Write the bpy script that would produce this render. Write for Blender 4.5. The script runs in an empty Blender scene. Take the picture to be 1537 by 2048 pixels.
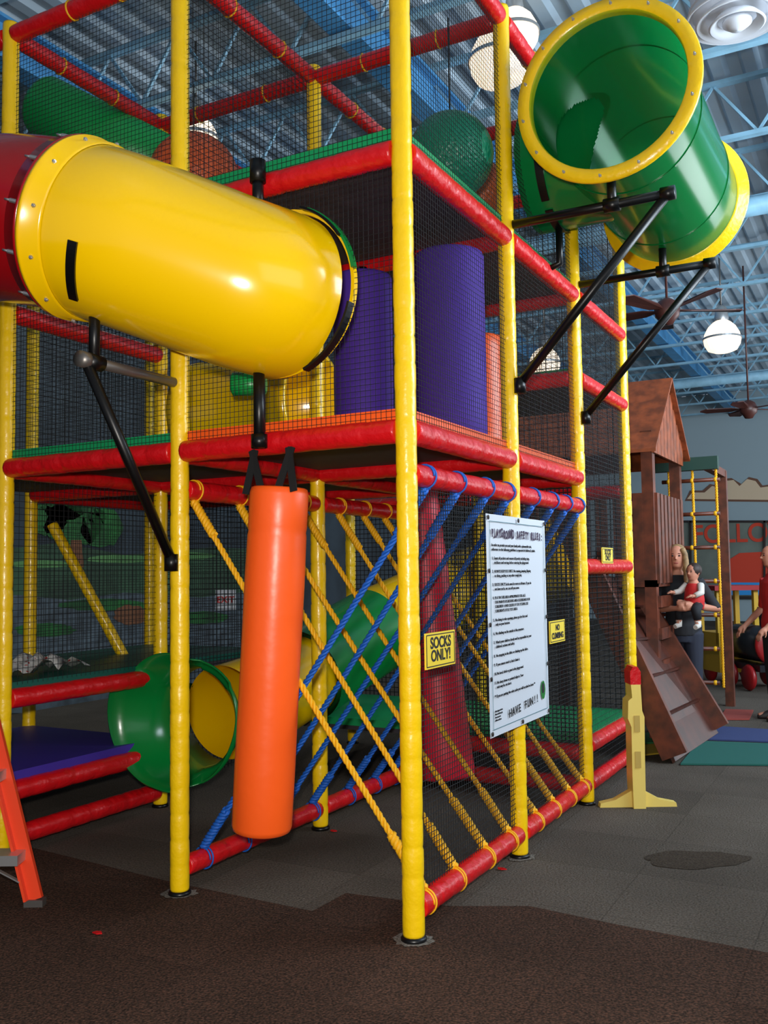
import bpy, math, random
from mathutils import Vector as V, Matrix
random.seed(7)
SC=bpy.context.scene; COL=SC.collection
R=math.radians; sin=math.sin; cos=math.cos; PI=math.pi
try:
    SC.view_settings.view_transform='Standard'
except Exception: pass
# ---------------- camera ----------------
F=1860.0; yaw=R(28.5); pit=math.atan(121/1860); roll=.014
CAM=V((1.752,-3.429,1.48))
fwd=V((-sin(yaw)*cos(pit),cos(yaw)*cos(pit),sin(pit))); r0=V((cos(yaw),sin(yaw),0)); u0=r0.cross(fwd)
camr=r0*cos(roll)-u0*sin(roll); camu=u0*cos(roll)+r0*sin(roll)
cd=bpy.data.cameras.new('camera'); cam=bpy.data.objects.new('camera',cd); COL.objects.link(cam)
cd.sensor_fit='VERTICAL'; cd.sensor_height=36; cd.sensor_width=27; cd.lens=F/2048*36; cd.clip_end=200
cam.matrix_world=Matrix(((camr.x,camu.x,-fwd.x,CAM.x),(camr.y,camu.y,-fwd.y,CAM.y),(camr.z,camu.z,-fwd.z,CAM.z),(0,0,0,1)))
SC.camera=cam
def ray(px,py): return fwd+camr*((px-768.5)/F)+camu*((1024-py)/F)
def at(px,py,t): return CAM+ray(px,py)*t   # t=depth
def onax(px,py,i,val):
    d=ray(px,py); return CAM+d*((val-CAM[i])/d[i])
def onX(px,py,x): return onax(px,py,0,x)
def onY(px,py,y): return onax(px,py,1,y)
def onZ(px,py,z): return onax(px,py,2,z)
# ---------------- materials ----------------
def lin(c): return tuple(((x/255)/12.92 if x/255<=.04045 else ((x/255+.055)/1.055)**2.4) for x in c)+(1,)
def mat(name,rgb,rough=.5,metal=0,bump=0,bs=20,var=0,vs=6,coat=0,emit=0,trans=0,rgb2=None,spec=.5):
    m=bpy.data.materials.new(name); m.use_nodes=True; nt=m.node_tree; b=nt.nodes['Principled BSDF']
    b.inputs['Base Color'].default_value=lin(rgb); b.inputs['Roughness'].default_value=rough; b.inputs['Metallic'].default_value=metal
    b.inputs['Specular IOR Level'].default_value=spec
    if coat: b.inputs['Coat Weight'].default_value=coat; b.inputs['Coat Roughness'].default_value=.12
    if emit: b.inputs['Emission Color'].default_value=lin(rgb); b.inputs['Emission Strength'].default_value=emit
    tc=nt.nodes.new('ShaderNodeTexCoord')
    if bump:
        n=nt.nodes.new('ShaderNodeTexNoise'); n.inputs['Scale'].default_value=bs; n.inputs['Detail'].default_value=3
        nt.links.new(tc.outputs['Object'],n.inputs['Vector'])
        bp=nt.nodes.new('ShaderNodeBump'); bp.inputs['Strength'].default_value=bump; bp.inputs['Distance'].default_value=.02
        nt.links.new(n.outputs['Fac'],bp.inputs['Height']); nt.links.new(bp.outputs['Normal'],b.inputs['Normal'])
    if var or rgb2:
        n=nt.nodes.new('ShaderNodeTexNoise'); n.inputs['Scale'].default_value=vs; n.inputs['Detail'].default_value=4
        nt.links.new(tc.outputs['Object'],n.inputs['Vector'])
        cr=nt.nodes.new('ShaderNodeValToRGB')
        a=rgb; c2=rgb2 if rgb2 else tuple(max(0,x*(1-var)) for x in rgb)
        cr.color_ramp.elements[0].position=.35; cr.color_ramp.elements[0].color=lin(c2)
        cr.color_ramp.elements[1].position=.65; cr.color_ramp.elements[1].color=lin(a)
        nt.links.new(n.outputs['Fac'],cr.inputs['Fac']); nt.links.new(cr.outputs['Color'],b.inputs['Base Color'])
    if trans:
        t=nt.nodes.new('ShaderNodeBsdfTranslucent'); t.inputs['Color'].default_value=lin(rgb)
        mx=nt.nodes.new('ShaderNodeMixShader'); mx.inputs[0].default_value=trans
        out=nt.nodes['Material Output']
        nt.links.new(b.outputs[0],mx.inputs[1]); nt.links.new(t.outputs[0],mx.inputs[2]); nt.links.new(mx.outputs[0],out.inputs[0])
    return m
def clearmat(name,tint=(216,240,228),refl=.1):
    m=bpy.data.materials.new(name); m.use_nodes=True; nt=m.node_tree; nt.nodes.clear()
    out=nt.nodes.new('ShaderNodeOutputMaterial'); t=nt.nodes.new('ShaderNodeBsdfTransparent'); g=nt.nodes.new('ShaderNodeBsdfGlossy')
    t.inputs[0].default_value=lin(tint); g.inputs['Roughness'].default_value=.08
    lw=nt.nodes.new('ShaderNodeLayerWeight'); lw.inputs[0].default_value=refl
    mx=nt.nodes.new('ShaderNodeMixShader'); nt.links.new(lw.outputs['Fresnel'],mx.inputs[0]); nt.links.new(t.outputs[0],mx.inputs[1]); nt.links.new(g.outputs[0],mx.inputs[2]); nt.links.new(mx.outputs[0],out.inputs[0])
    return m
M={}
M['yellow']=mat('yellow_vinyl',(248,202,8),.33,bump=.35,bs=16,coat=.2)
M['red']=mat('red_vinyl',(208,14,22),.36,bump=.45,bs=22,coat=.12)
M['ytube']=mat('yellow_plastic',(250,200,0),.2,coat=.5)
M['rtube']=mat('red_plastic',(165,8,16),.2,coat=.5)
M['gtube']=mat('green_plastic',(18,136,68),.2,coat=.4,trans=.45)
M['gslide']=mat('green_slide_plastic',(8,124,52),.25,coat=.3)
M['groll']=mat('green_vinyl',(14,156,74),.35,bump=.15,bs=12)
M['gmat']=mat('green_mat',(14,150,88),.5)
M['omat']=mat('orange_mat',(250,92,18),.45)
M['pmat']=mat('purple_mat',(62,42,150),.5)
M['dmat']=mat('dark_green_mat',(10,84,72),.45)
M['purple']=mat('purple_vinyl',(78,48,156),.65,bump=.15,bs=10,spec=.25)
M['orange']=mat('orange_vinyl',(255,96,28),.36,bump=.15,bs=8)
M['crim']=mat('crimson_vinyl',(218,20,54),.45)
M['under']=mat('deck_underside',(60,55,62),.7,var=.2)
M['net']=mat('black_netting',(12,14,18),.8)
M['black']=mat('black_metal',(14,14,15),.35,metal=.3)
M['strap']=mat('black_webbing',(13,13,14),.7)
M['steel']=mat('steel',(200,200,200),.35,metal=.8)
M['gsteel']=mat('galvanised_steel',(120,116,112),.4,metal=.7)
M['blue']=mat('blue_rope',(14,92,190),.6)
M['yrope']=mat('yellow_rope',(240,178,10),.6)
M['white']=mat('white_banner_vinyl',(204,208,216),.5)
M['bwhite']=mat('banner_border',(60,110,120),.5)
M['ink']=mat('black_ink',(15,15,20),.6)
M['ink2']=mat('dark_purple_ink',(44,14,54),.6)
M['sign']=mat('yellow_sign',(236,204,50),.45)
M['wood']=mat('redwood_stain',(110,50,28),.45,var=.35,vs=9)
M['woodpanel']=mat('dark_redwood_stain',(80,36,24),.4,var=.3,vs=7)
M['wood2']=mat('orange_stained_wood',(156,76,38),.55,var=.3,vs=9)
M['clear']=clearmat('clear_acrylic')
M['lamp']=mat('glowing_prismatic_glass',(255,230,200),.3,emit=1.4)
M['dgreen']=mat('dark_green_paint',(20,60,50),.6)
M['fan']=mat('dark_brown_wood',(76,40,34),.4)
M['joist']=mat('sky_blue_paint',(140,186,210),.5,var=.1)
M['gird']=mat('blue_painted_steel',(70,138,188),.5,var=.1)
M['deckc']=mat('corrugated_steel',(180,200,214),.4,metal=.05,var=.1,vs=1)
M['wallb']=mat('pale_blue_wall',(160,180,188),.8)
M['walll']=mat('dark_grey_wall',(48,58,66),.9,var=.3,vs=2)
M['wooddark']=mat('dark_frame',(40,30,28),.6)
def carpet(name,c1,c2,c3):
    m=mat(name,c1,.95,bump=.5,bs=90); nt=m.node_tree; b=nt.nodes['Principled BSDF']
    tc=nt.nodes.new('ShaderNodeTexCoord'); n=nt.nodes.new('ShaderNodeTexNoise'); n.inputs['Scale'].default_value=110; n.inputs['Detail'].default_value=2
    n2=nt.nodes.new('ShaderNodeTexNoise'); n2.inputs['Scale'].default_value=1.3
    nt.links.new(tc.outputs['Object'],n.inputs['Vector']); nt.links.new(tc.outputs['Object'],n2.inputs['Vector'])
    cr=nt.nodes.new('ShaderNodeValToRGB'); e=cr.color_ramp.elements; e[0].position=.36; e[0].color=lin(c2); e[1].position=.5; e[1].color=lin(c1)
    x=e.new(.68); x.color=lin(c3)
    mx=nt.nodes.new('ShaderNodeMixRGB'); mx.blend_type='MULTIPLY'; mx.inputs[0].default_value=.6
    br=nt.nodes.new('ShaderNodeTexBrick'); br.offset=0; br.inputs['Scale'].default_value=1; br.inputs['Brick Width'].default_value=.61; br.inputs['Row Height'].default_value=.61; br.inputs['Mortar Size'].default_value=.003
    br.inputs['Color1'].default_value=(1,1,1,1); br.inputs['Color2'].default_value=(.8,.8,.8,1); br.inputs['Mortar'].default_value=(.7,.7,.7,1)
    nt.links.new(tc.outputs['Object'],br.inputs['Vector'])
    m2=nt.nodes.new('ShaderNodeMixRGB'); m2.blend_type='MULTIPLY'; m2.inputs[0].default_value=1
    nt.links.new(n.outputs['Fac'],cr.inputs['Fac']); nt.links.new(cr.outputs['Color'],mx.inputs[1]); nt.links.new(n2.outputs['Fac'],mx.inputs[2]); nt.links.new(mx.outputs[0],m2.inputs[1]); nt.links.new(br.outputs['Color'],m2.inputs[2]); nt.links.new(m2.outputs[0],b.inputs['Base Color'])
    b.inputs['Specular IOR Level'].default_value=.1
    return m
M['brown']=carpet('brown_carpet',(84,64,53),(56,44,38),(112,78,64))
M['grey']=carpet('grey_carpet',(112,102,92),(90,82,74),(126,115,104))
M['stain']=carpet('stained_carpet',(88,77,66),(72,62,54),(98,86,75))
M['dust']=carpet('dusty_carpet',(138,132,124),(112,104,96),(156,150,144))
# ---------------- mesh builder ----------------
ORG={}
class MB:
    def __init__(s): s.v=[];s.f=[];s.sm=[];s.mi=[];s.cur=0
    def add(s,vs,fs,smooth=True):
        b=len(s.v); s.v+=[V(v) for v in vs]
        for f in fs: s.f.append(tuple(b+i for i in f)); s.sm.append(smooth); s.mi.append(s.cur)
        return s
    def tube(s,pts,rad,n=12,cap=True,smooth=True,closed=False,ref=None):
        pts=[V(p) for p in pts]; N=len(pts)
        if not isinstance(rad,(list,tuple)): rad=[rad]*N
        vs=[];nrm=None
        for i in range(N):
            if closed: t=(pts[(i+1)%N]-pts[i-1]).normalized()
            elif i==0: t=(pts[1]-pts[0]).normalized()
            elif i==N-1: t=(pts[-1]-pts[-2]).normalized()
            else: t=(pts[i+1]-pts[i-1]).normalized()
            if nrm is None:
                nrm=V(ref) if ref else (V((0,0,1)) if abs(t.z)<.9 else V((1,0,0)))
            nrm=(nrm-t*nrm.dot(t)).normalized(); b=t.cross(nrm)
            for k in range(n):
                a=2*PI*k/n; vs.append(pts[i]+(nrm*cos(a)+b*sin(a))*rad[i])
        fs=[]
        for i in range(N if closed else N-1):
            j=(i+1)%N
            for k in range(n): fs.append((i*n+k,i*n+(k+1)%n,j*n+(k+1)%n,j*n+k))
        s.add(vs,fs,smooth)
        if cap and not closed:
            b=len(s.v)-N*n
            s.f.append(tuple(b+k for k in range(n))[::-1]); s.sm.append(False); s.mi.append(s.cur)
            s.f.append(tuple(b+(N-1)*n+k for k in range(n))); s.sm.append(False); s.mi.append(s.cur)
        return s
    def box(s,c,size,ax=None,bev=0):
        c=V(c); X,Y,Z=ax if ax else (V((1,0,0)),V((0,1,0)),V((0,0,1)))
        hx,hy,hz=[q/2 for q in size]
        vs=[c+X*(hx*i)+Y*(hy*j)+Z*(hz*k) for k in(-1,1) for j in(-1,1) for i in(-1,1)]
        return s.add(vs,[(0,2,3,1),(4,5,7,6),(0,1,5,4),(2,6,7,3),(0,4,6,2),(1,3,7,5)],False)
    def beam(s,a,b,w,h,up=(0,0,1)):
        a=V(a);b=V(b);z=(b-a);L=z.length;z.normalize();u=V(up);u=(u-z*u.dot(z)).normalized();x=u.cross(z)
        return s.box((a+b)/2,(w,h,L),(x,u,z))
    def lathe(s,prof,c=(0,0,0),axis=(0,0,1),n=32,smooth=True):
        c=V(c);z=V(axis).normalized();u=V((1,0,0)) if abs(z.x)<.9 else V((0,1,0));u=(u-z*u.dot(z)).normalized();w=z.cross(u)
        vs=[c+z*h+(u*cos(2*PI*k/n)+w*sin(2*PI*k/n))*r for r,h in prof for k in range(n)]
        fs=[(i*n+k,i*n+(k+1)%n,(i+1)*n+(k+1)%n,(i+1)*n+k) for i in range(len(prof)-1) for k in range(n)]
        return s.add(vs,fs,smooth)
    def ring(s,c,axis,ri,ro,th,n=48):
        return s.lathe([(ri,-th/2),(ro,-th/2),(ro,th/2),(ri,th/2),(ri,-th/2)],c,axis,n,False)
    def sphere(s,c,r,n=24,m=14,sc=(1,1,1)):
        c=V(c);vs=[]
        for i in range(m+1):
            t=PI*i/m
            for k in range(n):
                a=2*PI*k/n; vs.append(c+V((r*sc[0]*sin(t)*cos(a),r*sc[1]*sin(t)*sin(a),-r*sc[2]*cos(t))))
        return s.add(vs,[(i*n+k,i*n+(k+1)%n,(i+1)*n+(k+1)%n,(i+1)*n+k) for i in range(m) for k in range(n)])
    def loft(s,secs,n=20):
        vs=[];N=len(secs)
        for c,rx,ry in secs:
            c=V(c)
            for k in range(n): a=2*PI*k/n; vs.append(c+V((rx*cos(a),ry*sin(a),0)))
        fs=[(i*n+k,i*n+(k+1)%n,(i+1)*n+(k+1)%n,(i+1)*n+k) for i in range(N-1) for k in range(n)]
        fs+=[tuple(range(n))[::-1],tuple((N-1)*n+k for k in range(n))]
        return s.add(vs,fs)
    def strand(s,a,b,r):
        z=(b-a).normalized();u=V((0,0,1)) if abs(z.z)<.9 else V((1,0,0));u=(u-z*u.dot(z)).normalized();w=z.cross(u)
        o=[(u*cos(k*2*PI/3)+w*sin(k*2*PI/3))*r for k in range(3)]
        return s.add([a+q for q in o]+[b+q for q in o],[(0,1,4,3),(1,2,5,4),(2,0,3,5)],True)
    def prism(s,poly,off):
        n=len(poly);poly=[V(p) for p in poly];off=V(off)
        return s.add(poly+[p+off for p in poly],[tuple(range(n)),tuple(range(2*n-1,n-1,-1))]+[(i,(i+1)%n,n+(i+1)%n,n+i)[::-1] for i in range(n)],False)
    def band(s,c,axis,ref,a0,a1,r0,r1,w,n=16):
        c=V(c);z=V(axis).normalized();u=V(ref);u=(u-z*u.dot(z)).normalized();q=z.cross(u);vs=[]
        for i in range(n+1):
            a=R(a0+(a1-a0)*i/n);d=u*cos(a)+q*sin(a)
            vs+=[c+d*r0-z*w/2,c+d*r1-z*w/2,c+d*r1+z*w/2,c+d*r0+z*w/2]
        fs=[]
        for i in range(n):
            for k in range(4): fs.append((i*4+k,i*4+(k+1)%4,(i+1)*4+(k+1)%4,(i+1)*4+k))
        fs+=[(0,3,2,1),(n*4,n*4+1,n*4+2,n*4+3)]
        return s.add(vs,fs,False)
    def build(s,name,m,parent=None,local=False,org=None):
        me=bpy.data.meshes.new(name)
        if parent is not None: o3=V((0,0,0)) if local else ORG.get(parent.name,V((0,0,0)))
        else:
            if org is None:
                xs=[v.x for v in s.v];ys=[v.y for v in s.v]; o3=V(((min(xs)+max(xs))/2,(min(ys)+max(ys))/2,min(v.z for v in s.v)))
            else: o3=V(org)
        me.from_pydata([tuple(v-o3) for v in s.v],[],s.f)
        for mm in (m if isinstance(m,list) else [m]): me.materials.append(mm)
        me.polygons.foreach_set('use_smooth',s.sm); me.polygons.foreach_set('material_index',s.mi); me.update()
        o=bpy.data.objects.new(name,me);COL.objects.link(o)
        if parent is not None: o.parent=parent; ORG[o.name]=ORG.get(parent.name,V((0,0,0)))
        else: o.location=o3; ORG[o.name]=o3
        return o
def thing(name,label,cat,loc=(0,0,0),group=None,rz=0):
    o=bpy.data.objects.new(name,None);COL.objects.link(o);o.location=loc;o.rotation_euler=(0,0,rz);o.empty_display_size=.1
    o['label']=label;o['category']=cat
    if group:o['group']=group
    ORG[o.name]=V(loc);return o
def tag(o,label,cat,group=None):
    o['label']=label;o['category']=cat
    if group:o['group']=group
    return o
def struct(o): o['kind']='structure'; return o
def text(name,body,size,m,parent,P,X,Y,align='LEFT',bold=0,spacing=1,local=False,sx=1):
    cu=bpy.data.curves.new('tmp','FONT');cu.body=body;cu.size=size;cu.align_x=align;cu.extrude=.0008;cu.offset=bold;cu.space_line=spacing
    o=bpy.data.objects.new('tmp',cu);COL.objects.link(o);bpy.context.view_layer.update()
    me=bpy.data.meshes.new_from_object(o.evaluated_get(bpy.context.evaluated_depsgraph_get()))
    bpy.data.objects.remove(o)
    X=V(X).normalized();Y=V(Y).normalized();Z=X.cross(Y);P=V(P); off=V((0,0,0)) if local else ORG.get(parent.name,V((0,0,0)))
    for v in me.vertices: c=v.co.copy(); v.co=P+X*(c.x*sx)+Y*c.y+Z*c.z-off
    me.materials.clear(); me.materials.append(m); me.name=name
    q=bpy.data.objects.new(name,me);COL.objects.link(q);q.parent=parent;ORG[q.name]=ORG.get(parent.name,V((0,0,0)));return q
# ---------------- room ----------------
fl=MB(); fl.add([(-14,-9,0),(9,-9,0),(9,24.5,0),(-14,24.5,0)],[(0,1,2,3)],False)
fl.cur=1
edge=[(-900,1560),(60,1694),(335,1762),(625,1822),(692,1786),(900,1812),(1060,1812),(1250,1852),(1537,1905),(2300,2040)]
pe=[onZ(x,y,.002) for x,y in edge]
fl.add(pe+[V((7,-8.9,.002)),V((-9,-8.9,.002))],[tuple(range(len(pe)+2))[::-1]],False)
fl.cur=2
sp_=[]
for i in range(40):
    a=2*PI*i/40;rr_=1+.08*sin(3*a+1)+.05*sin(7*a)+random.uniform(-.02,.02)
    sp_.append(onZ(1392+104*rr_*cos(a),1719-18*rr_*sin(a),.003))
fl.add(sp_,[tuple(range(40))],False)
fl.cur=3
for (bx,by) in [(0,0),(-1.22,0),(0,1.22)]:
    pts=[V((bx+(.065+random.random()*.03)*cos(a*PI/12),by+(.06+random.random()*.03)*sin(a*PI/12),.004)) for a in range(24)]
    fl.add(pts,[tuple(range(24))],False)
struct(fl.build('floor',[M['grey'],M['brown'],M['stain'],M['dust']],org=(0,0,0)))
w=MB();w.box((-2.5,24.1,3.2),(23,.2,6.4));struct(w.build('wall_back',M['wallb']))
w=MB();w.box((-6.8,8,3.2),(.2,32,6.4));struct(w.build('wall_left',M['walll']))
cl=MB();x=-14;vs=[];
while x<9:
    for dx,dz in ((0,0),(.11,0),(.15,.05),(.26,.05)): vs.append((x+dx,dz))
    x+=.3
n=len(vs);cl.add([V((a,-9,6.4+b)) for a,b in vs]+[V((a,24.2,6.4+b)) for a,b in vs],[(i,i+1,n+i+1,n+i) for i in range(n-1)],False)
struct(cl.build('ceiling',M['deckc'],org=(0,0,6.4)))
k=1
for j in range(14):
    y=1.0+j*1.7; m=MB()
    m.box((-2.5,y,6.3),(23,.08,.045));m.box((-2.5,y,5.72),(23,.08,.045))
    x=-14
    while x<9:
        m.beam((x,y,6.29),(x+.4,y,5.73),.026,.026);m.beam((x+.4,y,5.73),(x+.8,y,6.29),.026,.026);x+=.8
    struct(m.build('trim_%d'%k,M['joist']));k+=1
for gx in (-10,-4.6,-1.9,1.4):
    m=MB();m.box((gx,9,5.78),(.2,31,.03));m.box((gx,9,5.95),(.03,31,.34));m.box((gx,9,6.13),(.2,31,.03))
    struct(m.build('trim_%d'%k,M['gird']));k+=1
m=MB();m.tube([(-13,7.6,5.55),(8,7.6,5.55)],.11,24);struct(m.build('trim_%d'%k,M['joist']));k+=1
m=MB();m.tube([(-13,16.6,5.35),(8,16.6,5.35)],.1,20);struct(m.build('trim_%d'%k,M['joist']));k+=1
# ---------------- play structure ----------------
S=1.22; G=.12;D1=2.07;U=3.27;T=4.5;RL=1.89
play=thing('play_structure','tall indoor climbing frame of yellow padded posts, red padded beams and black netting','playground structure',(0,0,0))
def pad(a,b,r,step=.115):
    a=V(a);b=V(b);L=(b-a).length;n=max(1,int(L/step));pts=[];rr=[]
    for i in range(n):
        k=random.uniform(.98,1.02);dp=random.uniform(.935,.975)
        for f,q in ((0,dp),(.08,.985),(.2,1.0),(.5,1.01),(.9,.995)):
            pts.append(a+(b-a)*((i+f)/n));rr.append(r*q*k)
    pts.append(b);rr.append(r*.955)
    return pts,rr
def post(x,y,z1=T+.07):
    m=MB();p,r=pad((x,y,.02),(x,y,z1),.045);m.tube(p,r,18)
    o=m.build('post',M['yellow'],play)
    m=MB();m.lathe([(.0,.0),(.053,.0),(.053,.01),(.047,.02),(0,.02)],(x,y,0.001),n=24);m.build('post_foot',M['black'],o)
for x,y in [(0,0),(-S,0),(-2*S,0),(0,S),(-S,S),(-2*S,S),(-3*S,S),(0,2*S),(-S,2*S),(-2*S,2*S),(-3*S,2*S),(0,3*S),(-S,3*S),(-2*S,3*S)]: post(x,y)
def beam(a,b,r=.053,tie=False):
    a=V(a);b=V(b);d=(b-a).normalized()
    m=MB();p,rr=pad(a+d*.035,b-d*.035,r,.14);m.tube(p,rr,16)
    o=m.build('beam',M['red'],play)
    if tie:
        L=(b-a).length
        for i in (1,2):
            m=MB();c=a+d*(L*i/3+random.uniform(-.08,.08));m.lathe([(r*.99,-.006),(r*1.13,0),(r*.99,.006)],c,d,16);m.build('lacing',M['yrope'],o)
def bX(y,z,i0,i1,tie=False,r=.053):
    for i in range(i0,i1): beam((-(i+1)*S,y,z),(-i*S,y,z),r,tie)
def bY(x,z,j0,j1,tie=False,r=.053):
    for j in range(j0,j1): beam((x,j*S,z),(x,(j+1)*S,z),r,tie)
bX(0,D1,0,3);bX(0,U,0,1);bX(0,T,0,3,True,.048)
bX(S,D1,0,3);bX(S,U,0,1);bX(S,T,0,3,True,.048);bX(2*S,D1,0,3);bX(2*S,U,0,1);bX(2*S,T,0,3,False,.048);bX(3*S,T,0,2);bX(3*S,D1,0,2);bX(2*S,G,0,1);bX(2*S,G+.2,0,1)
bY(0,G,0,3,False,.05);bY(0,RL,0,2,False,.048);bY(0,D1,0,2);bY(0,U,0,3);bY(0,T,0,3,True,.048)
bY(-S,G,0,2,False,.048);bY(-S,RL,0,2,False,.048);bY(-S,D1,0,2);bY(-S,U,0,1);bY(-S,T,0,3,True,.048)
bY(-2*S,.1,0,1);bY(-2*S,.34,0,1);bY(-2*S,.83,0,1);bY(-2*S,D1,0,2);bY(-2*S,2.93,0,1);bY(-2*S,T,0,3,True,.048)
bY(-3*S,D1,1,2);bY(-3*S,T,1,2);bY(-3*S,.83,1,2);bX(S,.83,2,3);bX(S,.34,2,3)
bY(0,2.73,2,3);bY(0,1.5,2,3);bY(0,.36,2,3);bX(2*S,2.73,0,1);bX(3*S,.36,0,1)
def deck(i,j,z,mm,th=.05,parent=play):
    x0,x1=-(i+1)*S,-i*S;y0,y1=j*S,(j+1)*S
    m=MB();m.box(((x0+x1)/2,(y0+y1)/2,z+.03),(S-.04,S-.04,.03));o=m.build('deck',M['under'],play)
    m=MB();m.box(((x0+x1)/2,(y0+y1)/2,z+.048+th/2),(S-.01,S-.01,th));m.build('floor_mat',mm,o)
deck(0,0,D1,M['omat']);deck(0,1,D1,M['omat']);deck(1,0,D1,M['gmat']);deck(1,1,D1,M['gmat']);deck(0,0,U,M['gmat'],.065);deck(0,1,U,M['gmat'])
deck(2,0,.83,M['dmat'],.04);deck(2,1,.83,M['dmat'],.04);deck(2,0,.34,M['pmat'],.05);deck(0,2,.33,M['gmat'],.05);deck(1,2,.33,M['gmat'],.05);deck(0,2,2.70,M['gmat'],.05)
deck(2,0,D1,M['gmat']);deck(2,1,D1,M['gmat'])
def net(P,Uv,Vv,holes=(),sp=.025,r=.0015):
    P=V(P);Uv=V(Uv);Vv=V(Vv);LU=Uv.length;LV=Vv.length;u=Uv/LU;v=Vv/LV;m=MB()
    def run(o,d,L,other,coord):
        cuts=[]
        for (cu,cv,rr) in holes:
            a,b=(cu,cv) if coord=='u' else (cv,cu)
            dd=other-b
            if abs(dd)<rr: h=math.sqrt(rr*rr-dd*dd);cuts.append((a-h,a+h))
        s0=0
        for a,b in sorted(cuts):
            if a>s0: m.strand(o+d*s0,o+d*a,r)
            s0=max(s0,b)
        if s0<L: m.strand(o+d*s0,o+d*L,r)
    k=sp/2
    while k<LV: run(P+v*k,u,LU,k,'u');k+=sp
    k=sp/2
    while k<LU: run(P+u*k,v,LV,k,'v');k+=sp
    return m.build('safety_net',M['net'],play)
XC,ZC=-.63,2.75
for j in (0,1):
    net((0.0,j*S+.04,G),(0,S-.08,0),(0,0,RL-G),r=.0018)
    net((0.0,j*S+.04,D1),(0,S-.08,0),(0,0,U-D1))
net((0.0,.04,U),(0,S-.08,0),(0,0,T-U))
net((0.0,S+.04,U),(0,S-.08,0),(0,0,T-U),[(1.85-S-.04,3.88-U,.37)])
net((0,2*S+.04,1.5),(0,S-.08,0),(0,0,T-1.5),sp=.03,r=.0026)
net((0,2*S+.04,G),(0,S-.08,0),(0,0,1.5-G),sp=.036,r=.0016)
net((-S+.04,0,D1),(S-.08,0,0),(0,0,U-D1),[(XC+S-.04,ZC-D1,.39)])
net((-S+.04,0,U),(S-.08,0,0),(0,0,T-U))
net((-2*S+.04,0,D1),(S-.08,0,0),(0,0,T-D1));net((-3*S+.04,0,D1),(S-.08,0,0),(0,0,T-D1))
for i in range(3): net((-(i+1)*S+.04,2*S,D1),(S-.08,0,0),(0,0,T-D1),sp=.04,r=.0022)
net((-S+.04,2*S,G),(S-.08,0,0),(0,0,D1-G),sp=.028,r=.0045)
for i in range(2): net((-(i+1)*S+.04,3*S,G),(S-.08,0,0),(0,0,D1-G),sp=.04,r=.004);net((-(i+1)*S+.04,3*S,D1),(S-.08,0,0),(0,0,T-D1),sp=.04,r=.0022)  # rear netting added to darken the background behind the frame
net((-3*S,S,.83),(0,S,0),(0,0,T-.83),sp=.04,r=.0024)  # black net layer added on this side to deepen the dark beyond
net((-3*S+.04,2*S,.83),(S-.08,0,0),(0,0,1.2),sp=.04,r=.0026)
net((-2*S,S+.04,G),(0,S-.08,0),(0,0,D1-G),sp=.04,r=.0028)
net((-S,.04,U),(0,S-.08,0),(0,0,T-U),sp=.04,r=.0018)
net((-2*S,.04,.9),(0,S-.08,0),(0,0,D1-.9),sp=.035,r=.0016)
net((-2*S,.04,D1),(0,S-.08,0),(0,0,2.93-D1),sp=.035,r=.0016)
# ---------------- ropes ----------------
def rope(mb,a,b,r,pitch=.085,n=5,sag=0):
    a=V(a);b=V(b);z=b-a;L=z.length;z.normalize();u=V((0,1,0));u=(u-z*u.dot(z)).normalized();w=z.cross(u)
    N=int(L/pitch*7)
    for k in range(3):
        pts=[]
        for i in range(N+1):
            f=i/N;an=2*PI*L*f/pitch+k*2*PI/3;pts.append(a+z*L*f+V((0,0,-sag*4*f*(1-f)))+(u*cos(an)+w*sin(an))*r*.6)
        mb.tube(pts,r*.52,n)
ords=['first','second','third','fourth','fifth','sixth','seventh','eighth']
ys=[.1,.42,.74,1.06,1.46,1.78,2.08,2.32]
for i,y in enumerate(ys):
    for col,mm,xa,xb,dy in (('yellow',M['yrope'],-S,0,0),('blue',M['blue'],0,-S,.07)):
        a=V((xa,y+dy+random.uniform(-.05,.05)*(i not in(0,3,4,7)),RL-.05));b=V((xb,y+dy+random.uniform(-.04,.04)*(i not in(0,3,4,7)),G+.05));m=MB();sg=random.uniform(0,.035);rope(m,a,b,.0145,sag=sg)
        t=m.build('climbing_rope',mm,org=b)
        tag(t,'%s of the diagonal %s climbing ropes under the deck, counted from the front post'%(ords[i],col),'rope',col+' diagonal climbing ropes')
        d=(b-a).normalized()
        for e,s_ in ((a,1),(b,-1)):
            q=MB();rope(q,e,e+(d*s_+V((0,0,-sg*1.5*s_*s_))).normalized()*random.uniform(.2,.28),.022,.06)
            c=V((e.x,e.y,RL if s_==1 else G))
            q.tube([c+V((.0515*cos(g*PI/12),(g/60-.2)*.05,.0515*sin(g*PI/12))) for g in range(44)],.0045,5)
            q.build('end_splice',mm,t)
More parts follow.
